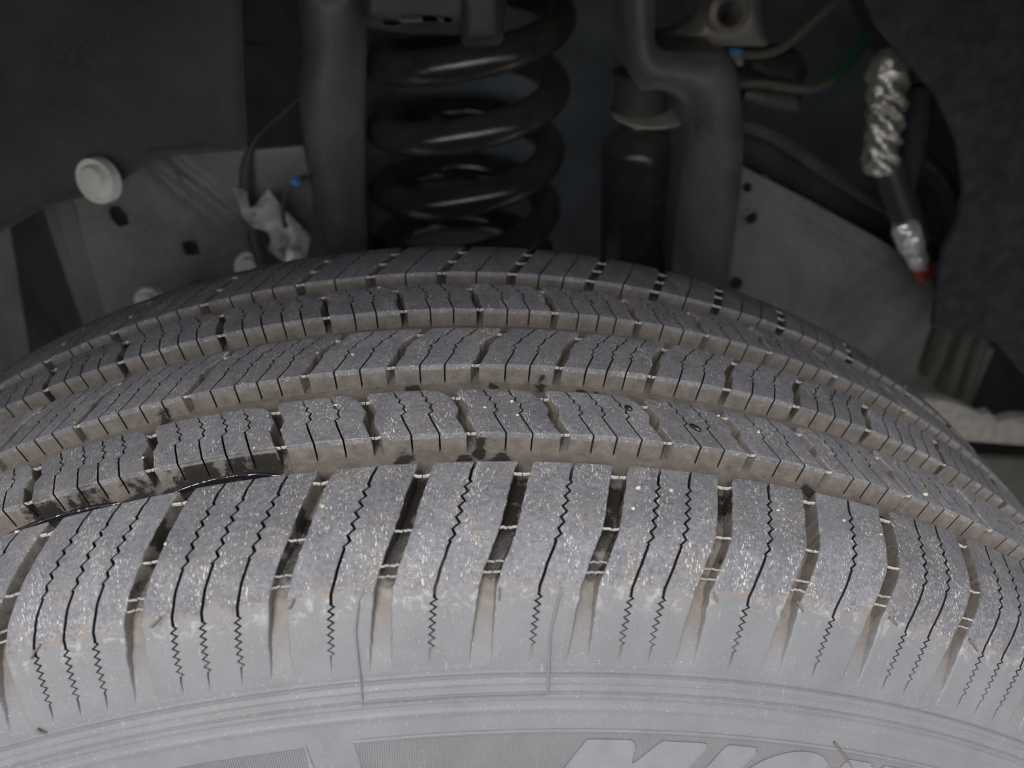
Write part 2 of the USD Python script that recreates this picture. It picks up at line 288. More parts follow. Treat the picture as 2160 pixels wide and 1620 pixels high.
M_DAMPER = simple('damper_paint', (0.035, 0.036, 0.038), 0.2, var=0.3, scale=60, bump=0.05, bscale=300, dust=((0.15, 0.125, 0.09), 0.9), spray=(0.08, 0.075, 0.065))
M_GLARE_GREY = simple('glare_lifted_grey', (0.19, 0.215, 0.24), 0.8, var=0.3, scale=20)  # grey raised so that the colour carries the veiling glare
M_ALU = simple('cast_aluminium', (0.24, 0.22, 0.195), 0.5, metal=0.35, var=0.2, scale=70, bump=0.3, bscale=500)
M_WHITE = simple('white_plastic', (0.72, 0.69, 0.65), 0.5, var=0.06, scale=50)
M_CLEAR = simple('milky_film', (0.55, 0.52, 0.52), 0.18, var=0.5, scale=60, bump=0.4, bscale=120, coat=0.5)
M_FOIL = simple('woven_foil', (0.68, 0.65, 0.58), 0.30, metal=0.85, var=0.3, scale=110, bump=0.8, bscale=500)
M_WRAP = simple('foil_wrap', (0.85, 0.83, 0.80), 0.25, metal=0.6, var=0.2, scale=90, bump=0.8, bscale=240)
M_WASHER = simple('dull_zinc', (0.50, 0.46, 0.38), 0.5, metal=0.2, var=0.15, scale=90)
M_RED = simple('red_tape', (0.36, 0.05, 0.03), 0.5, var=0.15, scale=90)
M_BLUE = simple('blue_clip', (0.10, 0.30, 0.50), 0.45, var=0.1, scale=90)
M_BLUETIP = simple('blue_tip', (0.10, 0.25, 0.75), 0.4, var=0.1, scale=90)
M_PIPE = simple('pipe_coating', (0.11, 0.115, 0.085), 0.4, var=0.2, scale=90)
M_GREEN = simple('green_sleeve', (0.025, 0.10, 0.045), 0.45, var=0.25, scale=60)
M_HOSE = simple('hose_rubber', (0.060, 0.056, 0.050), 0.55, var=0.2, scale=60)
M_PALE = simple('torn_fleece', (0.40, 0.38, 0.345), 0.9, var=0.2, scale=140, bump=0.8, bscale=900, spec=0.1)
M_OLIVE = simple('olive_plastic', (0.10, 0.105, 0.085), 0.6, var=0.2, scale=40)
M_BODY = simple('pale_body_paint', (0.70, 0.72, 0.75), 0.3, var=0.02, scale=10, coat=0.4)
M_ASPHALT = simple('pavement', (0.27, 0.265, 0.255), 0.9, var=0.35, scale=300, bump=0.6, bscale=400)
M_RIM = simple('rim_alloy', (0.25, 0.25, 0.26), 0.4, metal=0.7, var=0.05, scale=10)

# ------------------------------------------------------------------ the setting: street
g = 30.0
gv = np.array([(-g, -g, 0), (g, -g, 0), (g, g, 0), (-g, g, 0)])
tag(obj('ground', (gv, [(0, 1, 2), (0, 2, 3)]), M_ASPHALT, smooth=False), 'pale grey pavement under the wheel', kind='structure')

# ------------------------------------------------------------------ tyre skin: (u, s, h) -> point
CP = np.array([(0, 0), (-30, .22), (-50, .63), (-63, 1.0), (-74, 1.9), (-82, 3.2), (-88, 5.2), (-92, 7.8), (-95.5, 11), (-98.7, 15.2), (-101.5, 19.5), (-104, 23.5),
               (-106.4, 28), (-108.4, 31.8), (-110.8, 36.8), (-113.4, 40.5), (-118.8, 50.7), (-124.5, 62), (-129, 75), (-131.5, 90), (-131.2, 106), (-128, 122),
               (-122, 138), (-114, 152), (-108, 160)]) / 1000
_d = np.r_[0, np.cumsum(np.hypot(*np.diff(CP, axis=0).T))]; _t = np.linspace(0, _d[-1], 4000)
PY = gaussian_filter1d(PchipInterpolator(_d, CP[:, 0])(_t), 25, mode='nearest'); PD = gaussian_filter1d(PchipInterpolator(_d, CP[:, 1])(_t), 25, mode='nearest')
PS = np.r_[0, np.cumsum(np.hypot(np.diff(PY), np.diff(PD)))] * 1000
NY, NR = -np.gradient(PD), -np.gradient(PY)          # outward normal of the section (near side: y < 0)
_l = np.hypot(NY, NR); NY, NR = -np.abs(NY / _l), NR / _l
S_MAX = float(PS[-1])
def skin(u, s, h):
    """u along the tread, s across it from the crown (towards the street positive), h outwards; all in mm. Returns metres."""
    u, s, h = np.broadcast_arrays(*(np.asarray(q, float) for q in (u, s, h)))
    a, sg = np.abs(s), np.where(s >= 0, 1.0, -1.0)
    y = np.interp(a, PS, PY) + np.interp(a, PS, NY) * h / 1000
    r = R - np.interp(a, PS, PD) + np.interp(a, PS, NR) * h / 1000
    th = u / (R * 1000)
    return np.stack([r * np.sin(th), y * sg, R + r * np.cos(th)], -1)
def floor_depth(s):
    return np.interp(np.abs(s), [0, 64, 90, 102, 112, 121, 124.5, 127], [7.0, 7.0, 6.2, 4.4, 2.2, 0.6, 0.07, 0.0])
def side_of(s): return np.interp(np.abs(s), [94, 100.5, 104, 110], [0.0, 0.28, 0.72, 1.0])

tyre = thing('tyre', 'large worn all season tyre with dusty grey tread blocks and brown grooves', 'tyre')
# pitch sequence: S, M, L blocks; index 0 is the short block starting at the anchor
PL = dict(S=29.2, M=33.8, L=41.3); SIP = dict(S=(1, 2), M=(2, 3), L=(3, 4))
ahead = list('SSSMSSMLLMSSLMSMLSSLMSMSLLSMSMLSSMSLMSLS'); behind = list('LLMSSMLSMSSLMSLMSSMLSLMSSMLSMSLLSMSSMLSM')
def pitches():
    pos, out = 0.0, []
    for k in ahead:
        if pos > 1224: break
        out.append((pos, k)); pos += PL[k]
    end = out[-1][0] + PL[out[-1][1]]; pos = 0.0
    for k in behind:
        if pos - PL[k] < end - 2450.4 + 18: break
        pos -= PL[k]; out.insert(0, (pos, k))
    return out, end
PIT, U_END = pitches(); U_START = U_END - 2450.44
RIBS = {  # anchor u, s range, left edge, groove width, sipes (which count), zigzag span, periods, amplitude, rounding of the two back corners
 1: dict(a=-32.3, s=(-124.5, -54.0), L=[(-124.5, 15.5), (-102, 15), (-90, 13), (-79, 10.5), (-66, 5.2), (-54, 0)], w=[(-124.5, 4.2), (-54, 4.2)], n=0, z=(-92, -66, 6, .6), rc=(0, 0)),
 2: dict(a=-16.8, s=(-43.7, -23.2), L=[(-43.7, -5.4), (-40.5, -4.2), (-36, -1.4), (-30.5, -1.7), (-23.2, 0)], w=[(-43.7, 3.0), (-36, 2.9), (-30, 3.0), (-23.2, 3.0)], n=1, z=(-41, -30, 3.5, .55), rc=(2.0, 4.0)),
 3: dict(a=-20.2, s=(-9.4, 13.6), L=[(-9.4, 12.8), (-5.8, 10.3), (1.2, 4.1), (5, 3.6), (13.6, 0)], w=[(-9.4, 2.9), (13.6, 3.0)], n=1, z=(-6, 6, 3.5, .55), rc=(1.0, 1.5)),
 4: dict(a=-22.5, s=(27.6, 50.0), L=[(27.6, -6.4), (31, -5.0), (37, -2.4), (41.5, -3.1), (50, 0)], w=[(27.6, 3.0), (37, 3.3), (50, 3.2)], n=1, z=(30.5, 42, 3.5, .6), rc=(2.2, 5.0)),
 5: dict(a=-20.3, s=(62.6, 124.5), L=[(62.6, 12.8), (66.5, 11.3), (86, 6.2), (96, 2.1), (102, 0), (112, -1.6), (124.5, -3)], w=[(62.6, 4.5), (102, 4.8), (112, 5.6), (124.5, 6.2)], n=0, z=(69, 90, 6, .7), rc=(.6, .8)),
}
def curve(tab, s): t = np.array(tab); return np.interp(s, t[:, 0], t[:, 1])
def zig(rb, k, s):
    a, b, n, amp = k['z']; t = (s - a) / (b - a) * n
    z = np.where((t > 0) & (t < n), amp * (2 * np.abs(2 * (t - np.floor(t + 0.5))) - 1) * np.sign(0.5), 0.0)
    z = np.where((t <= 0) | (t >= n), 0.0, z)
    if abs(rb) in (1, 5):
        q = (np.abs(s) - 104.2) / 15.0 * 7
        z = np.where((q > 0) & (q < 7), .85 * (2 * np.abs(2 * (q - np.floor(q + 0.5))) - 1), z)
    return z
def rows_of(rb, k, fine=True):
    s0, s1 = k['s']; base = list(np.arange(s0, s1, 1.6 if fine else 4.0)) + [s1]
    if fine:
        a, b, n, _ = k['z']; base += list(np.linspace(a, b, int(4 * n) + 1)); base += [p[0] for p in k['L']]
        if rb in (1, 5): base += list(np.sign(s1 + s0) * np.linspace(104.2, 119.2, 29))
        for i, q in enumerate(k['rc']): base += list(s0 + q * (1 - np.cos(np.linspace(0, np.pi / 2, 6))))
    base += [s0 + .12, s0 + .45, s1 - .12, s1 - .45] if rb not in (1, 5) else ([s0 + .12, s0 + .45] if rb == 5 else [s1 - .12, s1 - .45])
    b = np.unique(np.round(np.clip(base, s0, s1), 3)); return b[np.r_[True, np.diff(b) > .05]]
def island(rb, k, s, ul, ur, chl, chr_, tone):
    """One slab of a block between two cuts. Returns vertices, faces, skin coordinates, dirt, side."""
    s0, s1 = k['s']; m = len(s); w = ur - ul
    dep = floor_depth(s) + 0.35
    cl, cr = np.minimum(chl, w * .3), np.minimum(chr_, w * .3)
    fr = np.array([.2, .5, .8])
    U = [ul - .25 * (chl > .2), ul, ul + cl * .3, ul + cl] + [ul + cl + (w - cl - cr) * q for q in fr] + [ur - cr, ur - cr * .3, ur, ur + .25 * (chr_ > .2)]
    H = [-dep, -.9 * cl - .05, -.30 * cl, 0 * s, 0 * s, 0 * s, 0 * s, 0 * s, -.30 * cr, -.9 * cr - .05, -dep]
    D = [1.0, .55, .18, 0, 0, 0, 0, 0, .18, .55, 1.0]
    cut = np.zeros(11, bool)                          # walls of the narrow sipes are coloured near black
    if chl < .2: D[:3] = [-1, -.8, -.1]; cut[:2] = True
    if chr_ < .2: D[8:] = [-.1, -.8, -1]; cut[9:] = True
    U, H = np.array([np.broadcast_to(q, s.shape) for q in U]), np.array([np.broadcast_to(q, s.shape) for q in H])
    D = np.repeat(np.array(D)[:, None], m, 1); S = np.repeat(s[None], len(U), 0).copy()
    ni = len(U)
    # the sidewall end sinks into the carcass; the other ends are chamfered walls
    fade = np.clip((np.abs(s) - 121.8) / 2.7, 0, 1) * .10 if rb in (1, 5) else 0 * s
    H = np.maximum(H - fade[None], -np.maximum(dep, .6)[None] - .3)
    H[3:8] += (tone * (noise(np.stack([U[3:8] * .12, S[3:8] * .12, 0 * S[3:8] + rb], -1)) - .5))
    D = D * np.interp(np.abs(s), [101, 108, 116], [1.0, .6, .35])[None]
    front, back = rb != 5, rb != 1
    for on, e, sg in ((back, 0, 1), (front, m - 1, -1)):
        if not on: continue
        dd = np.abs(s - (s0 if sg > 0 else s1)); H = np.minimum(H, -np.interp(dd, [0, .12, .45], [.40, .13, 0])[None] * (H > -3))
        D = np.where(cut[:, None], D, np.maximum(D, np.interp(dd, [0, .45, 1.6], [.42, .20, 0])[None]))
    def ext(A, row, first): return np.concatenate([row[:, None], A], 1) if first else np.concatenate([A, row[:, None]], 1)
    if front:   # flank towards the street, leaning out a little, with a mid row so that dust can vary
        for q, h, dd in ((.10, 1.3, .18), (.25, 2.4, .75), (1.0, 7.35, 1.0)):
            U, S = ext(U, U[:, -1], False), ext(S, np.full(ni, s1 + q), False)
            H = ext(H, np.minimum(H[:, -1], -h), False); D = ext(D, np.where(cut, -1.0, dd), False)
    if back:
        U, S = ext(U, U[:, 0], True), ext(S, np.full(ni, s0 - .6), True); H = ext(H, np.full(ni, -7.35), True); D = ext(D, np.full(ni, 1.0), True)
    mm = U.shape[1]
    V = skin(U, S, H).reshape(-1, 3); F = grid_faces(ni, mm)
    sk = np.stack([U / 10, S / 10, H / 10], -1).reshape(-1, 3)
    return V, F, sk, D.ravel(), side_of(S).ravel()
def build_block(rb, k, u0, kind, u1, nsip, fine=True):
    s = rows_of(rb, k, fine)
    left = u0 + curve(k['L'], s) + curve(k['w'], s); right = u1 + curve(k['L'], s)
    if fine:
        left = left + .42 * (noise(np.stack([s * .6, 0 * s + u0, 0 * s], -1)) - .5); right = right + .42 * (noise(np.stack([s * .5, 0 * s + u0, 0 * s + 9], -1)) - .5)
        for i, q in enumerate(k['rc']):
            if q > 0:
                d = np.clip((s - k['s'][0]) / q, 0, 1); cut = q * (1 - np.sqrt(1 - (1 - d) ** 2))
                if i == 0: left = left + cut
                else: right = right - cut
    cuts = [left]
    width = .88 if rb == 5 else .62
    jit = rng.normal(0, .25, 8)
    for i in range(nsip):
        q = (i + 1) / (nsip + 1); c = left * (1 - q) + right * q + jit[i] + zig(rb, k, s)
        if k['rc'][1] > 3: c = (u0 + curve(k['L'], s) + curve(k['w'], s)) * (1 - q) + (u1 + curve(k['L'], s)) * q + jit[i] + zig(rb, k, s)
        w = width * np.interp(np.abs(s), [0, 100, 106, 122], [1, 1, 1.0, .8])
        cuts += [c - w / 2, c + w / 2]
    cuts.append(right)
    Vs, Fs, Ks, Ds, Ss, n = [], [], [], [], [], 0
    for i in range(0, len(cuts), 2):
        lo, hi = cuts[i], np.maximum(cuts[i + 1], cuts[i] + .15)
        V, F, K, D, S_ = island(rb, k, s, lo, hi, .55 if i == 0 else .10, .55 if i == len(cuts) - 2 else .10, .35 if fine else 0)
        Vs.append(V); Fs.append(F + n); Ks.append(K); Ds.append(D); Ss.append(S_); n += len(V)
    return np.vstack(Vs), np.vstack(Fs), np.vstack(Ks), np.r_[tuple(Ds)], np.r_[tuple(Ss)]
far = []
flash = []
for rb, k in RIBS.items():
    for i, (p, kind) in enumerate(PIT):
        u0 = k['a'] + p
        u1 = k['a'] + (PIT[i + 1][0] if i + 1 < len(PIT) else PIT[0][0] + 2450.44)
        seen = -330 < u0 < 400
        b = build_block(rb, k, u0, kind, u1, SIP[kind][k['n']] if seen else 0, seen)
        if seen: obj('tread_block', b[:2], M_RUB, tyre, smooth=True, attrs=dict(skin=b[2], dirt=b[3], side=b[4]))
        else: far.append(b)
        if -190 < u0 < 270: flash += [(rb, u0, q) for q in {5: (67, 86, 95.7, 98.6), 4: (31.5, 49.2), 3: (-6, 12.7), 2: (-40.5, -24), 1: (-55, -66, -77)}[rb]]
n = 0; F = []
for b in far: F.append(b[1] + n); n += len(b[0])
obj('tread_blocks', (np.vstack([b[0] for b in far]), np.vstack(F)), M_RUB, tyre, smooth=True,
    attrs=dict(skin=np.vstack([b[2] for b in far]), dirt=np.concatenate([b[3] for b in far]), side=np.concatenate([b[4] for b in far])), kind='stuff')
# thin pale mould flash bridging the cross grooves
for rb, u0, s in flash:
    k = RIBS[rb]; a = u0 + float(curve(k['L'], s)); b = a + float(curve(k['w'], s)); mid = (a + b) / 2 + rng.normal(0, .2); parts = []
    th, hh = (.22 if rb == 5 else .15) + .10 * rng.random(), -.65
    for lo, hi in ((a - .2, mid - .16), (mid + .16, b + .2)):
        uu = np.linspace(lo, hi, 5); sag = -.25 * np.abs(np.array([0, .4, .7, .9, 1]) if lo < mid - .5 and lo < a else np.array([1, .9, .7, .4, 0]))
        js = rng.normal(0, .12, 5)
        ring = [(-th, 0), (0, .28), (th, 0), (th, -.7), (-th, -.7)]
        V = np.array([[skin(q, s + j + ds, hh + sg_ + dh) for ds, dh in ring] for q, j, sg_ in zip(uu, js, sag)]).reshape(-1, 3)
        parts.append(trimesh.Trimesh(V, np.vstack([grid_faces(5, 5, True), [(0, 2, 1), (0, 3, 2), (0, 4, 3), (20, 21, 22), (20, 22, 23), (20, 23, 24)]]), process=False))
    obj('mould_flash', cat(*parts), M_FLASH, tyre, smooth=False)

# carcass: groove floors, sidewalls with their moulded rings, down to the bead
uf = np.unique(np.round(np.r_[np.arange(-330, 400, 1.6), np.linspace(400, U_START + 2450.44 + (-330 - U_START), 180)], 3))
sa = np.unique(np.round(np.r_[np.arange(0, 100, 2.0), np.arange(100, 126, 1.0), np.arange(126, 137, .2), np.arange(137, 146, .5), np.arange(146, S_MAX, 3.0), S_MAX], 3))
sc = np.r_[-sa[::-1][:-1], sa]
def rings(s):
    a = np.abs(s)
    h = .44 * np.exp(-((a - 127.3) / .42) ** 2) + .22 * np.exp(-((a - 129.6) / .5) ** 2) + .38 * np.exp(-((a - 132.5) / .32) ** 2) + .30 * np.exp(-((a - 134.0) / .30) ** 2)
    h += .25 * np.exp(-((a - 137.2) / .8) ** 2) - .2 * np.clip((a - 124.5) / 2, 0, 1) * (a < 127.3)
    return h * 1.5
for name, sl in (('sidewall', sc[sc >= 125.0]), ('tread_base', sc[np.abs(sc) <= 125.0]), ('sidewall', sc[sc <= -125.0])):
    UU, SS = np.meshgrid(uf, sl, indexing='ij')
    HH = -floor_depth(SS) + rings(SS) * (np.abs(SS) > 124.5)
    HH += .25 * (noise(np.stack([UU * .15, SS * .15, 0 * UU], -1)) - .5) * (np.abs(SS) < 100)
    DD = np.interp(np.abs(SS), [0, 100, 112, 121, 124.5], [1, .85, .5, .2, 0])
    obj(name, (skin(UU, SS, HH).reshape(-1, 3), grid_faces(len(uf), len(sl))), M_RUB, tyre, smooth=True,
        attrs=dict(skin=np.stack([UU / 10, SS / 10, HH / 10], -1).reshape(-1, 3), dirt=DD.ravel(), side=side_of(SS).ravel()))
# wheel rim that carries the tyre
rim_m = lathe([(.2335, -.112), (.2335, .112), (.215, .10), (.205, .03), (.20, -.06), (.12, -.075), (.05, -.07), (.0, -.07)], (0, 0, R), (0, 1, 0), 64)
obj('rim', rim_m, M_RIM, tyre, smooth=40)

# ---- mouldings on the near sidewall
def on_skin(pg, h0, h1, step=1.6):
    """A (u, s) polygon in mm raised from h0 to h1 over the sidewall."""
    B = []
    for r in [pg.exterior] + list(pg.interiors):
        m = max(8, int(r.length / step)); B.append(np.array([r.interpolate(q / m, normalized=True).coords[0] for q in range(m)]))
    x0, y0, x1, y1 = pg.bounds; gx, gy = np.meshgrid(np.arange(x0, x1, step), np.arange(y0, y1, step))
    P = np.c_[gx.ravel(), gy.ravel()]; inn = pg.buffer(-step * .5); P = P[contains_xy(inn, P[:, 0], P[:, 1])]
    nb = sum(len(b) for b in B); P = np.vstack(B + [P]); T = Delaunay(P).simplices; c = P[T].mean(1); T = T[contains_xy(pg, c[:, 0], c[:, 1])]
    top = skin(P[:, 0], P[:, 1], h1); a = P[T]; cr = np.cross(a[:, 1] - a[:, 0], a[:, 2] - a[:, 0]); T = np.where(cr[:, None] > 0, T[:, ::-1], T)
    V, F, n = [top], [T], len(top); k = 0
    for b in B:
        m = len(b); out = b
        V.append(skin(out[:, 0], out[:, 1], h1)); V.append(skin(out[:, 0], out[:, 1], h0)); j = np.arange(m); j2 = (j + 1) % m
        F += [np.c_[n + j, n + j2, n + m + j2], np.c_[n + j, n + m + j2, n + m + j]]; n += 2 * m; k += m
    return trimesh.Trimesh(np.vstack(V), np.vstack(F), process=False)
S0, HGT, SH = 146.3, 20.0, .78
def italic(pts): return Polygon([(u - SH * d, S0 + d) for u, d in pts])
def rounded(pg, q=.7): return pg.buffer(q).buffer(-2 * q).buffer(q)
th_ = np.linspace(np.radians(38), np.radians(322), 30)
LET = [('M', [(72.7, 0), (87.5, 0), (90.2, 1.6), (94.3, 8.2), (98, 0), (114.5, 0), (114.5, 20), (102.5, 20), (102.5, 9), (97.2, 17.5), (91.2, 17.5), (84.9, 7.3), (84.9, 20), (72.7, 20)]),
       ('I', [(121.1, 0), (132.9, 0), (132.9, 20), (121.1, 20)]),
       ('C', [(151.5 + 15.8 * math.cos(a), 9.6 - 10.1 * math.sin(a)) for a in th_] + [(154.5 + 6.5 * math.cos(a), 9.6 - 3.9 * math.sin(a)) for a in th_[::-1]]),
       ('H', [(168.6, 0), (179.8, 0), (179.8, 7), (184, 7), (184, 0), (195.4, 0), (195.4, 20), (184, 20), (184, 13), (179.8, 13), (179.8, 20), (168.6, 20)]),
       ('E', [(201, 0), (222, 0), (222, 5), (212.5, 5), (212.5, 7.8), (221, 7.8), (221, 12), (212.5, 12), (212.5, 15), (222, 15), (222, 20), (201, 20)]),
       ('L', [(227, 0), (238.5, 0), (238.5, 14.6), (248, 14.6), (248, 20), (227, 20)]),
       ('I', [(253, 0), (264.8, 0), (264.8, 20), (253, 20)]),
       ('N', [(271, 0), (282, 0), (289, 9), (289, 0), (299.5, 0), (299.5, 20), (289.5, 20), (281.8, 10), (281.8, 20), (271, 20)])]
letters = []
for ch, pts in LET:
    pg = rounded(italic(pts)); letters.append(pg)
    lt = obj('letter', on_skin(pg, -.2, .55), M_LETTER, tyre, smooth=30)
    obj('raised_edge', on_skin(pg.buffer(.28).difference(pg.buffer(-.12)), -.2, .62, 1.2), M_LETTER, lt, smooth=False)
# the fine ribbed ground of the brand panel and of the panel before it
def ribbed(u0, u1, s0, s1, lean, skip):
    V, F, n = [], [], 0
    from shapely import LineString, union_all
    hole = union_all([q.buffer(.3) for q in skip]) if skip else None
    for u in np.arange(u0, u1, .78):
        ln = LineString([(u, s0), (u + lean, s1)]); ln = ln.difference(hole) if hole is not None else ln
        for g_ in getattr(ln, 'geoms', [ln]):
            if g_.is_empty or g_.length < .4: continue
            (a, sa_), (b, sb_) = g_.coords[0], g_.coords[-1]; m = max(2, int(abs(sb_ - sa_) / 2.5) + 1); q = np.linspace(0, 1, m)
            uu, ss = a + (b - a) * q, sa_ + (sb_ - sa_) * q
            v = np.stack([skin(uu - .24, ss, -.05), skin(uu - .10, ss, .34), skin(uu + .10, ss, .34), skin(uu + .24, ss, -.05)], 1)
            V.append(v.reshape(-1, 3)); F.append(grid_faces(m, 4) + n); n += 4 * m
    return np.vstack(V), np.vstack(F)[:, ::-1]
obj('ribbed_band', ribbed(0, 305, 144.4, 170, -1.2, letters), M_RIBS, tyre, smooth=False, kind='stuff')
obj('ribbed_band', ribbed(-150, -17, 144.0, 170, 1.2, []), M_RIBS, tyre, smooth=False, kind='stuff')
def strip(u, s, half, h0, h1):
    u, s = np.asarray(u, float), np.asarray(s, float); du, ds = np.gradient(u), np.gradient(s); l = np.hypot(du, ds); nu, ns_ = -ds / l, du / l
    cs = [(-1, h0), (-.55, h1), (.55, h1), (1, h0)]
    V = np.stack([skin(u + nu * half * a, s + ns_ * half * a, h) for a, h in cs], 1)
    return trimesh.Trimesh(V.reshape(-1, 3), grid_faces(len(u), 4), process=False)
uu = np.linspace(-1.8, 306, 160); obj('panel_rim', strip(uu, 143.5 + 0 * uu, .55, -.2, .55), M_LETTER, tyre, smooth=True)
ss = np.linspace(143.2, 170, 20); obj('panel_rim', strip(-1.6 + .16 * (ss - 143), ss, .5, -.2, .5), M_LETTER, tyre, smooth=True)
ss = np.linspace(143.4, 170, 20); obj('panel_rim', strip(-16.4 + .2 * (ss - 143), ss, .22, -.2, .3), M_LETTER, tyre, smooth=True)
# mould segment joints
ss = np.linspace(101.5, 133.3, 40)
obj('mould_seam', strip(np.interp(ss, [101.5, 104, 112, 133.3], [6.2, 4.6, 2.8, 2.6]), ss, .42, -.4, np.interp(ss, [101, 106, 133], [.35, .8, .8])), M_LETTER, tyre, smooth=True)
ss = np.linspace(103, 132.8, 40)
obj('mould_seam', strip(np.interp(ss, [103, 106, 115, 133], [61.4, 60.4, 58.6, 58.9]), ss, .45, -.4, np.interp(ss, [101, 106, 133], [.35, .8, .8])), M_LETTER, tyre, smooth=True)
uu = np.linspace(2.6, 58.9, 60); obj('mould_seam', strip(uu, 133.2 + .08 * np.sin(uu * 2.1) + .05 * np.sin(uu * 5.3), .3, -.2, .55), M_LETTER, tyre, smooth=True)
# rubber vent hairs lying on the shoulder and the wall
for u0, s0, u1, s1, r in ((-90.5, 104.8, -86.6, 101.6, .32), (-54, 103.6, -50.6, 101.4, .34), (-14.8, 104.3, -13.0, 101.6, .36), (43.5, 106.0, 43.6, 102.6, .3), (106.3, 101.8, 108.2, 104.8, .34),
                          (133.5, 101.6, 136.3, 104.3, .36), (166.5, 101.4, 170.3, 103.2, .38), (199.5, 101.6, 204.5, 104.4, .38), (160.5, 141.5, 171.5, 148.6, .38), (-96.8, 124.4, -94.9, 126.0, .5)):
    q = np.linspace(0, 1, 9); hh = .35 + .5 * np.sin(q * np.pi)
    obj('vent_hair', tube(skin(u0 + (u1 - u0) * q, s0 + (s1 - s0) * q, hh), r / 1000 * np.linspace(1.1, .7, 9), 8), M_HAIR, tyre, smooth=60)

# ------------------------------------------------------------------ grit and litter on the tread (each a thing of its own)
GRIT = [(42.0, 37.7, 0.6), (50.9, 34.4, 0.75), (52.2, 41.4, 0.6), (85.5, 71.8, 0.95), (95.8, 71.7, 0.75), (82.8, 79.5, 0.65), (-5.1, 76.6, 0.8), (202.2, 45.9, 1.1), (-48.9, 81.8, 0.55), (-2.6, 4.1, 0.7), (-5.6, 32.6, 0.7), (-29.2, 48.9, 0.6), (-100.5, 63.4, 0.9), (122.5, 32, 0.7), (136.1, 37, 0.7), (167, 75.1, 0.6), (129.9, 74.1, 0.6), (-15.4, 0.7, 0.6), (153.9, 72.9, 0.6), (3.5, -42.5, 0.7), (-66, 43.6, 0.6)]
RIBN = [(64, 200, 'near shoulder rib'), (20, 60, 'rib behind the near shoulder rib'), (-12, 16, 'middle rib'), (-60, -16, 'rib beyond the middle rib'), (-200, -61, 'farthest rib')]
ORD = ['leftmost', 'second from the left', 'third from the left', 'fourth from the left', 'fifth from the left', 'sixth from the left', 'seventh from the left', 'eighth from the left', 'ninth from the left']
byrib = {}
for q in sorted(GRIT):
    nm = [n_ for a_, b_, n_ in RIBN if a_ <= q[1] <= b_]; byrib.setdefault(nm[0] if nm else 'near shoulder rib', []).append(q)
for nm, qs in byrib.items():
    for i, (u, s, r) in enumerate(qs):
        p = skin(u, s, r * .3)
        sp = trimesh.creation.icosphere(1, r * .82 / 1000); v = sp.vertices * np.array([1, .8 + .2 * (i % 2), .6]); v *= (.65 + .7 * noise(v * 1500 + i * 3.7 + s))[:, None]
        tag(obj('grit_speck', (v + p, sp.faces), M_GRIT, smooth=False), f'pale stone chip on the {nm}, {ORD[i]}' if len(qs) > 1 else f'single pale stone chip on the {nm}', 'grit', 'pale grit specks on the tread')
for (u, s, a, ln_, lab) in ((89.6, 34.8, .9, 1.7, 'small wet black shard on the tread beside the orange glint, left of its twin'), (111.4, 41.0, .8, 2.4, 'small wet black shard lying over a sipe, right of its twin')):
    q = np.linspace(-1, 1, 9); du, ds = math.cos(a), math.sin(a)
    pr = np.sqrt(np.maximum(0, 1 - q ** 2)) * .9 + .08
    t = tube(skin(u + du * q * ln_, s + ds * q * ln_, .3 + .2 * q), pr / 1000, 10)
    tag(obj('black_shard', t, M_SHARD, smooth=60), lab, 'shard', None)

# water lying in the groove behind the near shoulder blocks
M_WATER = simple('black_water', (0.008, 0.008, 0.009), 0.06, var=0.3, scale=200, bump=0.25, bscale=260)
for (ua, ub, lab) in ((-59, -19, 'wet black puddle in the groove left of the middle, in front of four sipes'), (-122, -66, 'wet black puddle in the groove at the left edge of the photo')):
    uq = np.linspace(ua, ub, 120); a = np.linspace(0, np.pi / 2, 7); e = np.sin(np.linspace(0, np.pi, 120)) ** .35
    wv = fbm(np.stack([uq * .25, 0 * uq, 0 * uq + ua], -1), 3)
    cs = [(56.0 - 2.6 * math.cos(q), -5.2 - 1.3 * math.sin(q)) for q in a] + [(57.5, -6.4), (58.8, -6.1), (60.0, -6.0)] + [(60.0 + 1.7 * math.sin(q), -7.3 + 1.3 * math.cos(q)) for q in a[1:]]
    V = np.stack([skin(uq, 61.7 + (q - 61.7) * (.35 + .65 * e) + 1.6 * (wv - .5), -7.25 + (h + 7.25) * e * (.5 + .9 * wv)) for q, h in cs], 1)
    tag(obj('water_puddle', (V.reshape(-1, 3), grid_faces(120, len(cs))), M_WATER, smooth=True), lab, 'puddle')

# ------------------------------------------------------------------ wheel well, drawn from the back towards the street
# inner wall, roof and arch lip
w = [(-1.1, 0.05), (1.1, 0.05), (1.1, 1.7), (-1.1, 1.7)]
tag(obj('inner_wall', plate(w, .66, .01, px=False), M_GLARE_GREY, smooth=False), 'inner wall far behind the coil spring, its grey lifted for veiling glare', 'wall')
aa = np.linspace(math.radians(-104), math.radians(104), 70)
def arch(r0, r1, y0, y1, cx=0.0, cz=R):
    """A curved sheet round the wheel: section corners (r, y)."""
    cs = [(r0, y0), (r1, y0), (r1, y1), (r0, y1)]
    V = np.stack([np.stack([cx + r * np.sin(aa), np.full_like(aa, y), cz + r * np.cos(aa)], 1) for r, y in cs], 1)
    return trimesh.Trimesh(V.reshape(-1, 3), grid_faces(len(aa), 4, True), process=False)
tag(obj('arch_liner', arch(.578, .583, -.112, .66), M_LINER), 'black plastic arch liner curving over the wheel', 'liner')
fender = thing('fender', 'pale painted fender whose lip shows in the upper right corner', 'fender')
obj('lip', arch(.5385, .5495, -.135, -.108, -.021), M_BODY, fender)
obj('panel', arch(.549, .95, -.136, -.131, -.021), M_BODY, fender)

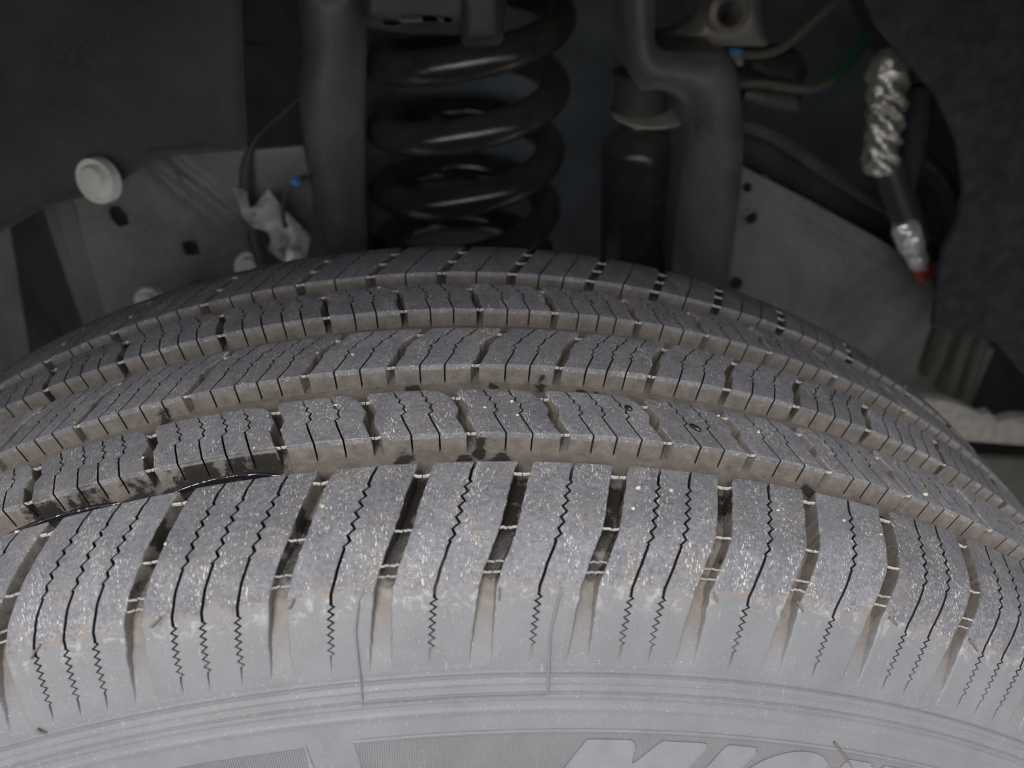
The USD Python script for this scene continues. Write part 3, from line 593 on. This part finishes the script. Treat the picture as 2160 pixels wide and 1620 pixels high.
# ---- left side: grey folded panel with its plugs
lp = thing('left_inner_panel', 'grey folded inner panel with white round plugs left of the spring', 'panel')
def ruled(lines, n=14, th=.004):
    """A folded sheet through the given top-to-bottom edge lines ((x, y, Y) pairs of survey points)."""
    cols = []
    for (a, b) in lines:
        A, B = at(*a), at(*b); cols.append(A + (B - A) * np.linspace(0, 1, n)[:, None])
    V = np.stack(cols); k = V.shape[0]; V2 = V + np.array([0, th, 0])
    F = grid_faces(k, n); a = V.reshape(-1, 3); b = V2.reshape(-1, 3)
    return trimesh.Trimesh(np.vstack([a, b]), np.vstack([F, F[:, ::-1] + len(a)]), process=False)
PLY = .285
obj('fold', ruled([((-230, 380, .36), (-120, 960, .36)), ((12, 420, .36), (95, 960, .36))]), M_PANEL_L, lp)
obj('fold_side', ruled([((12, 420, .36), (95, 960, .36)), ((70, 380, .295), (262, 940, .295))]), M_LINER, lp)  # dark material puts the shade of this side face into its colour
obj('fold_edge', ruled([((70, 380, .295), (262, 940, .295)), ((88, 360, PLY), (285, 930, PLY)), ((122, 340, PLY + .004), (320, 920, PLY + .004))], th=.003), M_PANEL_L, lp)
hole1 = [(228, 440), (250, 432), (268, 452), (272, 474), (252, 480), (236, 466)]
hole2 = [(386, 508), (414, 508), (424, 538), (395, 541), (383, 522)]
def bead_l(P):
    """pressed swage lines running down to the right"""
    a, b = at(330, 362, PLY), at(560, 545, PLY); d = (b - a)[[0, 2]]; d /= np.linalg.norm(d); n_ = np.array([-d[1], d[0]])
    q = (P - a[[0, 2]]) @ n_
    t = (P - a[[0, 2]]) @ d; on = np.clip((t + .01) / .02, 0, 1)
    return on * (.006 * np.exp(-((q - .001) / .0035) ** 2) + .005 * np.exp(-((q - .016) / .003) ** 2))
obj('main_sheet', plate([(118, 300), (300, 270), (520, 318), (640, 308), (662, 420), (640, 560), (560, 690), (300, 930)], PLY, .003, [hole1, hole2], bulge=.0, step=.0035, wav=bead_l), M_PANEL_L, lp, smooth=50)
for a_, b_ in (((336, 372), (556, 542)), ((362, 356), (574, 520))):
    q = np.linspace(0, 1, 24); A, B = at(*a_, PLY - .0005), at(*b_, PLY - .0005)
    obj('swage', tube(A + (B - A) * q[:, None], .0042 * np.minimum(1, np.minimum(q, 1 - q) * 8 + .05), 10), M_PANEL_L, lp, smooth=60)
obj('hole_backing', plate([(200, 410), (450, 480), (450, 570), (200, 520)], PLY + .03, .002), M_GLARE_GREY, lp, smooth=False)
def plug(px, py, Y, r, axis, parent):
    o = at(px, py, Y)
    a = np.array(axis, float)
    p = lathe([(0, -.004), (r, -.004), (r, .001), (r * .97, .0025), (r * .80, .0018), (r * .78, .0005), (r * .72, .0005), (r * .70, .004), (r * .62, .006), (r * .3, .0068), (0, .007)], o, a, 36)
    return obj('plug', p, M_WHITE, parent, smooth=40)
plug(530, 566, PLY - .004, .0122, (-.30, -1, .3), lp)
plug(318, 640, PLY - .004, .0120, (-.30, -1, .3), lp)
obj('stud', lathe([(0, 0), (.009, 0), (.009, .006), (.004, .007), (.004, .018), (0, .018)], at(425, 612, PLY), (-.1, -1, .1), 20), M_BLACKMETAL, lp)

# front shield on the left and the dark gap beside it
ls = thing('left_splash_shield', 'dark plastic splash shield with one white plug in the upper left corner', 'shield')
obj('sheet', plate([(-420, -120), (508, -60), (515, 170), (522, 318), (330, 330), (240, 395), (90, 440), (0, 492), (-420, 640)], .225, .004, bulge=.003, width=.006, wav=lambda P: .006 * (fbm(np.c_[P * 9, 0 * P[:, 0]]) - .5)), M_LINER, ls, smooth=50)
plug(206, 381, .214, .0130, (-.38, -1, .22), ls)
# hose, wiring and milky film
hz = spline([at(648, 170, .30), at(600, 235, .292), at(545, 285, .285), at(520, 345, .28), at(522, 420, .276), at(535, 490, .27), at(556, 560, .262)], 60)
tag(obj('brake_hose', tube(hz, np.interp(np.linspace(0, 1, 60), [0, .42, .55, 1], [.0016, .0022, .0040, .0048]), 12), M_HOSE), 'thin dark hose curving down over the left inner panel', 'hose')
sw = thing('sensor_wire', 'thin wire with a blue tip beside the milky film', 'wire')
obj('lead', tube(spline([at(648, 372, .27), at(612, 396, .268), at(598, 430, .265), at(603, 480, .26)], 30), .0016, 8), M_HOSE, sw)
obj('tip', lathe([(0, 0), (.0026, 0), (.0030, .003), (.0016, .006), (0, .006)], at(627, 382, .262), (-.2, -1, .2), 14), M_BLUETIP, sw)
film_pg = [(488, 398), (512, 402), (532, 440), (560, 404), (592, 430), (604, 456), (636, 474), (655, 500), (648, 540), (628, 556), (586, 556), (556, 540), (574, 505), (552, 480), (520, 460)]
def crumple(px, Y, amp, n, seed):
    """A sheet of film creased into flat facets."""
    pg = poly_px(px, Y); rg = np.random.default_rng(seed); x0, y0, x1, y1 = pg.bounds
    m = int(pg.exterior.length / .009); P = [pg.exterior.interpolate(k / m, normalized=True).coords[0] for k in range(m)]
    while len(P) < m + n:
        q = (rg.uniform(x0, x1), rg.uniform(y0, y1))
        if pg.buffer(-.002).contains(__import__('shapely').Point(q)): P.append(q)
    P = np.array(P); T = Delaunay(P).simplices; c = P[T].mean(1); T = T[contains_xy(pg, c[:, 0], c[:, 1])]
    d = rg.uniform(-amp, amp, len(P)); v = np.c_[P[:, 0], Y - d, P[:, 1]]; a = v[T]
    nn = np.cross(a[:, 1] - a[:, 0], a[:, 2] - a[:, 0]); T = np.where(nn[:, 1:2] > 0, T[:, ::-1], T)
    return trimesh.Trimesh(np.vstack([v, v + [0, .0008, 0]]), np.vstack([T, T[:, ::-1] + len(v)]), process=False)
tag(obj('plastic_film', crumple(film_pg, .268, .0075, 22, 5), M_CLEAR, smooth=12),
    'crumpled milky plastic film tucked between panel and spring tower', 'film')
tag(obj('thin_rod', tube([at(480, 88, .34), at(650, 106, .34)], .0018, 8), M_PIPE), 'thin pale rod crossing the dark gap at upper left', 'rod')

# ---- spring tower, coil and damper
tw = thing('spring_tower', 'dark pressed steel tower whose two legs straddle the coil spring', 'tower')
TY = .285
obj('leg', plate([(618, -60), (775, -60), (772, 120), (768, 260), (770, 420), (780, 620), (700, 620), (680, 500), (652, 350), (636, 260), (628, 180), (640, 90)], TY, .05, bulge=.015, width=.022), M_TOWER, tw, smooth=60)
obj('leg', plate([(1316, -60), (1380, -60), (1381, 92), (1396, 108), (1520, 112), (1546, 132), (1562, 196), (1568, 300), (1562, 420), (1548, 520), (1532, 640), (1424, 640), (1418, 540), (1432, 430),
                  (1448, 320), (1452, 262), (1444, 222), (1425, 200), (1395, 190), (1350, 190), (1326, 150), (1318, 60)], TY - .005, .045, bulge=.010, width=.020), M_TOWER, tw, smooth=60)
obj('side_wall', plate([(1200, -60), (1330, -60), (1340, 190), (1430, 190), (1500, 240), (1500, 660), (760, 660), (760, 300), (700, 250), (700, -60)], .43, .006), M_GLARE_GREY, tw, smooth=False)
obj('spring_seat', cat(plate([(758, -80), (1070, -80), (1070, 40), (1040, 60), (960, 74), (860, 72), (780, 58), (760, 40)], .258, .10, bulge=.008, width=.010)), M_BLACKMETAL, tw, smooth=50)
obj('seat_lip', plate([(806, 46), (838, 46), (842, 34), (900, 33), (956, 39), (956, 47), (900, 45), (846, 48), (838, 54), (808, 52)], .247, .004, bulge=.002, width=.002, step=.002), M_ALU, tw, smooth=50)  # pale strip added as the glint along the seat edge
obj('seat_tab', plate([(972, -60), (1062, -60), (1062, 84), (1052, 96), (985, 98), (973, 88)], .246, .012, bulge=.004, width=.006), M_BLACKMETAL, tw, smooth=50)
c0 = at(987, 150, .33); c1 = at(982, 480, .33)
ph = np.linspace(-2.3 * np.pi, 2 * np.pi * 3.22, 460)
zt = (at(930, 142, .262)[2], at(930, 300, .262)[2], at(930, 436, .262)[2])
pitch_z = (zt[0] - zt[2]) / 2
# phase -90 deg is the point nearest to the street; the wire climbs from left to right along the front
zc = zt[2] + pitch_z * (ph - 3 * np.pi / 2) / (2 * np.pi)
RC = .0605
helix = np.stack([c0[0] + (c1[0] - c0[0]) * (c0[2] - zc) / (c0[2] - c1[2]) + RC * np.cos(ph), .33 + RC * np.sin(ph), zc], 1)
tag(obj('coil_spring', tube(helix, .0110, 20), M_COIL, smooth=60), 'thick brown black coil spring standing behind the tyre', 'spring')
dm = thing('shock_absorber', 'glossy black shock absorber bottle right of the coil spring', 'shock absorber')
o = at(1336, 560, .33); ztop = at(1338, 236, .33)[2] - o[2]
rb_ = (at(1408, 420, .33)[0] - at(1262, 420, .33)[0]) / 2
zs = lambda py: at(1338, py, .33)[2] - o[2]
obj('body', lathe([(0, -.12), (rb_, -.12), (rb_, zs(330)), (rb_ * 1.0, zs(318)), (rb_ * .96, zs(300)), (rb_ * .78, zs(285)), (rb_ * .60, zs(272)), (rb_ * .52, zs(256)), (rb_ * .5, zs(244)), (0, zs(240))], o, (0, 0, 1), 48), M_DAMPER, dm, smooth=50)
obj('weld_ring', lathe([(rb_ * .98, zs(336)), (rb_ * 1.045, zs(333)), (rb_ * 1.045, zs(327)), (rb_ * .98, zs(324))], o, (0, 0, 1), 40), M_DAMPER, dm)
rw = (at(1422, 236, .33)[0] - at(1268, 236, .33)[0]) / 2
obj('washer', lathe([(rw * .3, zs(240)), (rw * .95, zs(238)), (rw, zs(236.5)), (rw, zs(233)), (rw * .95, zs(231.5)), (rw * .3, zs(231))], o, (.05, -.06, 1), 44), M_WASHER, dm, smooth=40)
obj('bump_stop', lathe([(rw * .4, zs(229)), (rw * .78, zs(229)), (rw * .7, zs(200)), (rw * .75, zs(150)), (0, zs(150))], o, (0, 0, 1), 36), M_LINER, dm, smooth=40)

# ---- right side: bracket, pipes, rail, panel, sleeve and shields
bk = thing('cast_bracket', 'pale cast metal bracket with a bolt hole above the spring tower', 'bracket')
hole = [(1530 + 17 * math.cos(a), 22 + 20 * math.sin(a)) for a in np.linspace(0, 6.28, 20)[:-1]]
obj('web', plate([(1495, -90), (1590, -90), (1604, 10), (1612, 70), (1622, 92), (1610, 98), (1378, 96), (1376, 72), (1420, 66), (1456, 50), (1480, 20)], .335, .016, [hole], bulge=.010, width=.012), M_ALU, bk, smooth=50)
obj('bolt_boss', lathe([(.0075, -.012), (.0075, .010), (.0098, .012), (.0135, .010), (.0145, -.012)], at(1530, 22, .322), (0, -1, .1), 30), M_ALU, bk, smooth=50)
pa = thing('brake_pipe', 'slim pipe in a blue clip bending up to the right below the cast bracket', 'pipe')
obj('run', tube(spline([at(1550, 112, .345), at(1600, 114, .345), at(1642, 104, .345), at(1700, 58, .35), at(1765, 2, .355), at(1800, -30, .36)], 50), .0032, 10), M_PIPE, pa)
obj('clip', plate([(1535, 102), (1566, 102), (1566, 119), (1540, 120)], .338, .010, bulge=.002, width=.003, step=.002), M_BLUE, pa, smooth=50)
obj('clip_foot', plate([(1546, 120), (1566, 122), (1568, 138), (1556, 140)], .340, .006), M_ALU, pa, smooth=False)
pb = thing('lower_brake_pipe', 'second slim pipe with a green sleeve running behind the tower leg', 'pipe')
q = spline([at(1545, 180, .36), at(1640, 180, .36), at(1725, 182, .36), at(1765, 160, .365), at(1800, 118, .37), at(1838, 70, .375)], 60)
obj('run', tube(q[:40], .0034, 10), M_PIPE, pb); obj('sleeve', tube(q[38:], .0042, 10), M_GREEN, pb)
tag(obj('control_arm', plate([(1560, 108), (1690, 112), (1705, 150), (1690, 190), (1600, 180), (1570, 160)], .41, .03, bulge=.012, width=.016), M_BLACKMETAL, smooth=50), 'dark rounded arm end between the two brake pipes', 'arm')
tag(obj('stay_plate', plate([(1556, 194), (1600, 190), (1690, 205), (1686, 236), (1620, 226), (1560, 206)], .385, .006, bulge=.003, width=.004), M_TOWER, smooth=50), 'small dull metal stay under the lower brake pipe', 'stay')
rl = thing('frame_rail', 'dark frame rail slanting down behind the right inner panel', 'rail')
obj('flange', tube(spline([at(1540, 262, .385), at(1600, 272, .385), at(1700, 332, .385), at(1800, 398, .385), at(1960, 500, .385)], 40), .0050, 10), M_TOWER, rl)
obj('web', plate([(1540, 268), (1610, 280), (1900, 460), (2000, 540), (2000, 640), (1850, 560), (1540, 380)], .40, .03, bulge=.010, width=.02), M_LINER, rl, smooth=50)
rp = thing('right_inner_panel', 'plain grey inner panel with small round holes right of the spring tower', 'panel')
def rnd(x, y, r): return [(x + r * math.cos(a), y + r * math.sin(a)) for a in np.linspace(0, 6.28, 16)[:-1]]
def dish(P):
    a = at(1705, 690, .325)[[0, 2]]; d = np.linalg.norm((P - a) * [1, .8], axis=1)
    b = at(1565, 350, .325)[[0, 2]]; c = at(1990, 590, .325)[[0, 2]]; t = (c - b) / np.linalg.norm(c - b); q = (P - b) @ np.array([-t[1], t[0]])
    return -.006 * np.exp(-(d / .022) ** 2) - .010 * np.clip((q + .012) / .012, 0, 1) ** 2
obj('sheet', plate([(1500, 320), (1566, 352), (1700, 420), (1880, 520), (1965, 590), (1985, 690), (2075, 720), (2098, 738), (2050, 850), (1990, 980), (1500, 760)], .325, .003, [rnd(1576, 395, 11), rnd(1583, 459, 13), rnd(1551, 598, 15)], step=.0035, wav=dish), M_PANEL, rp, smooth=50)
obj('hole_backing', plate([(1520, 370), (1620, 370), (1620, 650), (1520, 650)], .35, .002), M_GLARE_GREY, rp, smooth=False)
obj('ring', lathe([(.0048, 0), (.0066, 0), (.0066, .0012), (.0048, .0016)], at(1583, 459, .3235), (0, -1, .1), 24), M_PANEL, rp)
# woven heat sleeve over a hose, its lower end and the red tape
hs = thing('heat_sleeve', 'crinkled silver woven heat sleeve hanging at the right', 'sleeve')
cl = spline([at(1872, 100, .315), at(1872, 170, .313), at(1868, 240, .31), at(1862, 300, .308), at(1858, 364, .306)], 90)
th2 = np.linspace(0, 2 * np.pi, 40, endpoint=False); tt = np.linspace(0, 1, 90)
rr = .0125 * np.interp(tt, [0, .06, .15, .6, .95, 1], [.35, .8, 1.08, .95, 1.0, .7])[:, None] * (1 + .11 * np.sin(5 * th2[None] + tt[:, None] * 40 + 4 * fbm(np.stack([np.cos(th2)[None] + 0 * tt[:, None], np.sin(th2)[None] + 0 * tt[:, None], tt[:, None] * 9 + 0 * th2[None]], -1), 2)) * np.clip(tt[:, None] * 6 - .6, 0, 1) + .15 * (fbm(np.stack([np.cos(th2)[None] * 2.2 + 0 * tt[:, None], np.sin(th2)[None] * 2.2 + 0 * tt[:, None], tt[:, None] * 16 + 0 * th2[None]], -1), 4) - .5) * 2)
obj('braid', tube(cl, rr, 40), M_FOIL, hs, smooth=30)
obj('hose', tube(spline([at(1874, 350, .312), at(1890, 400, .308), at(1908, 450, .304), at(1925, 500, .30)], 30), .0115, 16), M_BLACKMETAL, hs)
cl = spline([at(1902, 468, .296), at(1918, 505, .294), at(1935, 545, .292), at(1950, 586, .29)], 60); tt = np.linspace(0, 1, 60)
rr = .0100 * np.interp(tt, [0, .1, .4, .8, 1], [.7, 1.0, .95, .62, .25])[:, None] * (1 + .25 * (fbm(np.stack([np.cos(th2)[None] * 1.6 + 0 * tt[:, None], np.sin(th2)[None] * 1.6 + 0 * tt[:, None], tt[:, None] * 7 + 0 * th2[None]], -1), 3) - .5) * 2)
obj('lower_wrap', tube(cl, rr, 40), M_WRAP, hs, smooth=35)
obj('red_tape', tube(spline([at(1938, 574, .286), at(1950, 584, .2855), at(1964, 574, .287), at(1982, 554, .29)], 24), np.linspace(.0040, .0022, 24), 12), M_RED, hs, smooth=50)
tag(obj('wiring_loom', tube(spline([at(1945, 180, .335), at(1938, 260, .33), at(1925, 330, .325), at(1905, 400, .32)], 40), .0085, 14), M_FELT), 'dull dark wiring loom just right of the silver sleeve', 'loom')
tag(obj('rear_hose', tube(spline([at(1850, 330, .37), at(1990, 380, .35), at(2010, 450, .34), at(1990, 520, .335)], 40), .0075, 14), M_BLACKMETAL), 'dark hose looping behind the lower end of the silver sleeve', 'hose')
tag(obj('right_splash_shield', plate([(1780, -120), (2500, -120), (2500, 960), (2240, 860), (2160, 790), (2100, 722), (2010, 702), (1968, 690), (1978, 610), (1990, 540), (2022, 470), (2036, 400), (2020, 300), (1975, 200), (1930, 150), (1850, 60)], .255, .005, bulge=.004, width=.008, wav=lambda P: .008 * (fbm(np.c_[P * 8, 0 * P[:, 0] + 4]) - .5)), M_FELT, smooth=50),
    'dark felt splash shield covering the right edge', 'shield')
fn = thing('vent_grille', 'small olive plastic grille of slanted fins at right below the shield', 'grille')
for i, (xa, ya, xb, yb) in enumerate([(2012, 712, 1968, 800), (2052, 716, 2005, 832), (2084, 728, 2036, 858)]):
    obj('fin', plate([(xa - 13, ya - 30), (xa + 10, ya - 28), (xb + 10, yb), (xb - 13, yb - 4)], .305 - .004 * i, .012, bulge=.003, width=.005, step=.003), M_OLIVE, fn, smooth=50)
# torn pale fleece edge, and what lies under it
rag = [(1895, 800), (1932, 838), (2010, 848), (2046, 862), (2068, 876), (2090, 872), (2104, 890), (2140, 880), (2200, 884), (2400, 900), (2400, 960), (2200, 942), (2120, 936), (2040, 930), (1960, 925), (1900, 900)]
tag(obj('fleece_edge', plate(rag, .245, .008, bulge=.003, width=.008, wav=lambda P: .004 * (fbm(np.c_[P * 60, 0 * P[:, 0]], 4) - .5)), M_PALE, smooth=50), 'torn pale fleece edge sticking out at the right of the tyre', 'fleece')
tag(obj('lower_skirt', plate([(1950, 962), (2500, 985), (2500, 1500), (2150, 1500), (1950, 1250)], .25, .006), M_OLIVE, smooth=False), 'dull olive plastic skirt below the dark slot at far right', 'skirt')
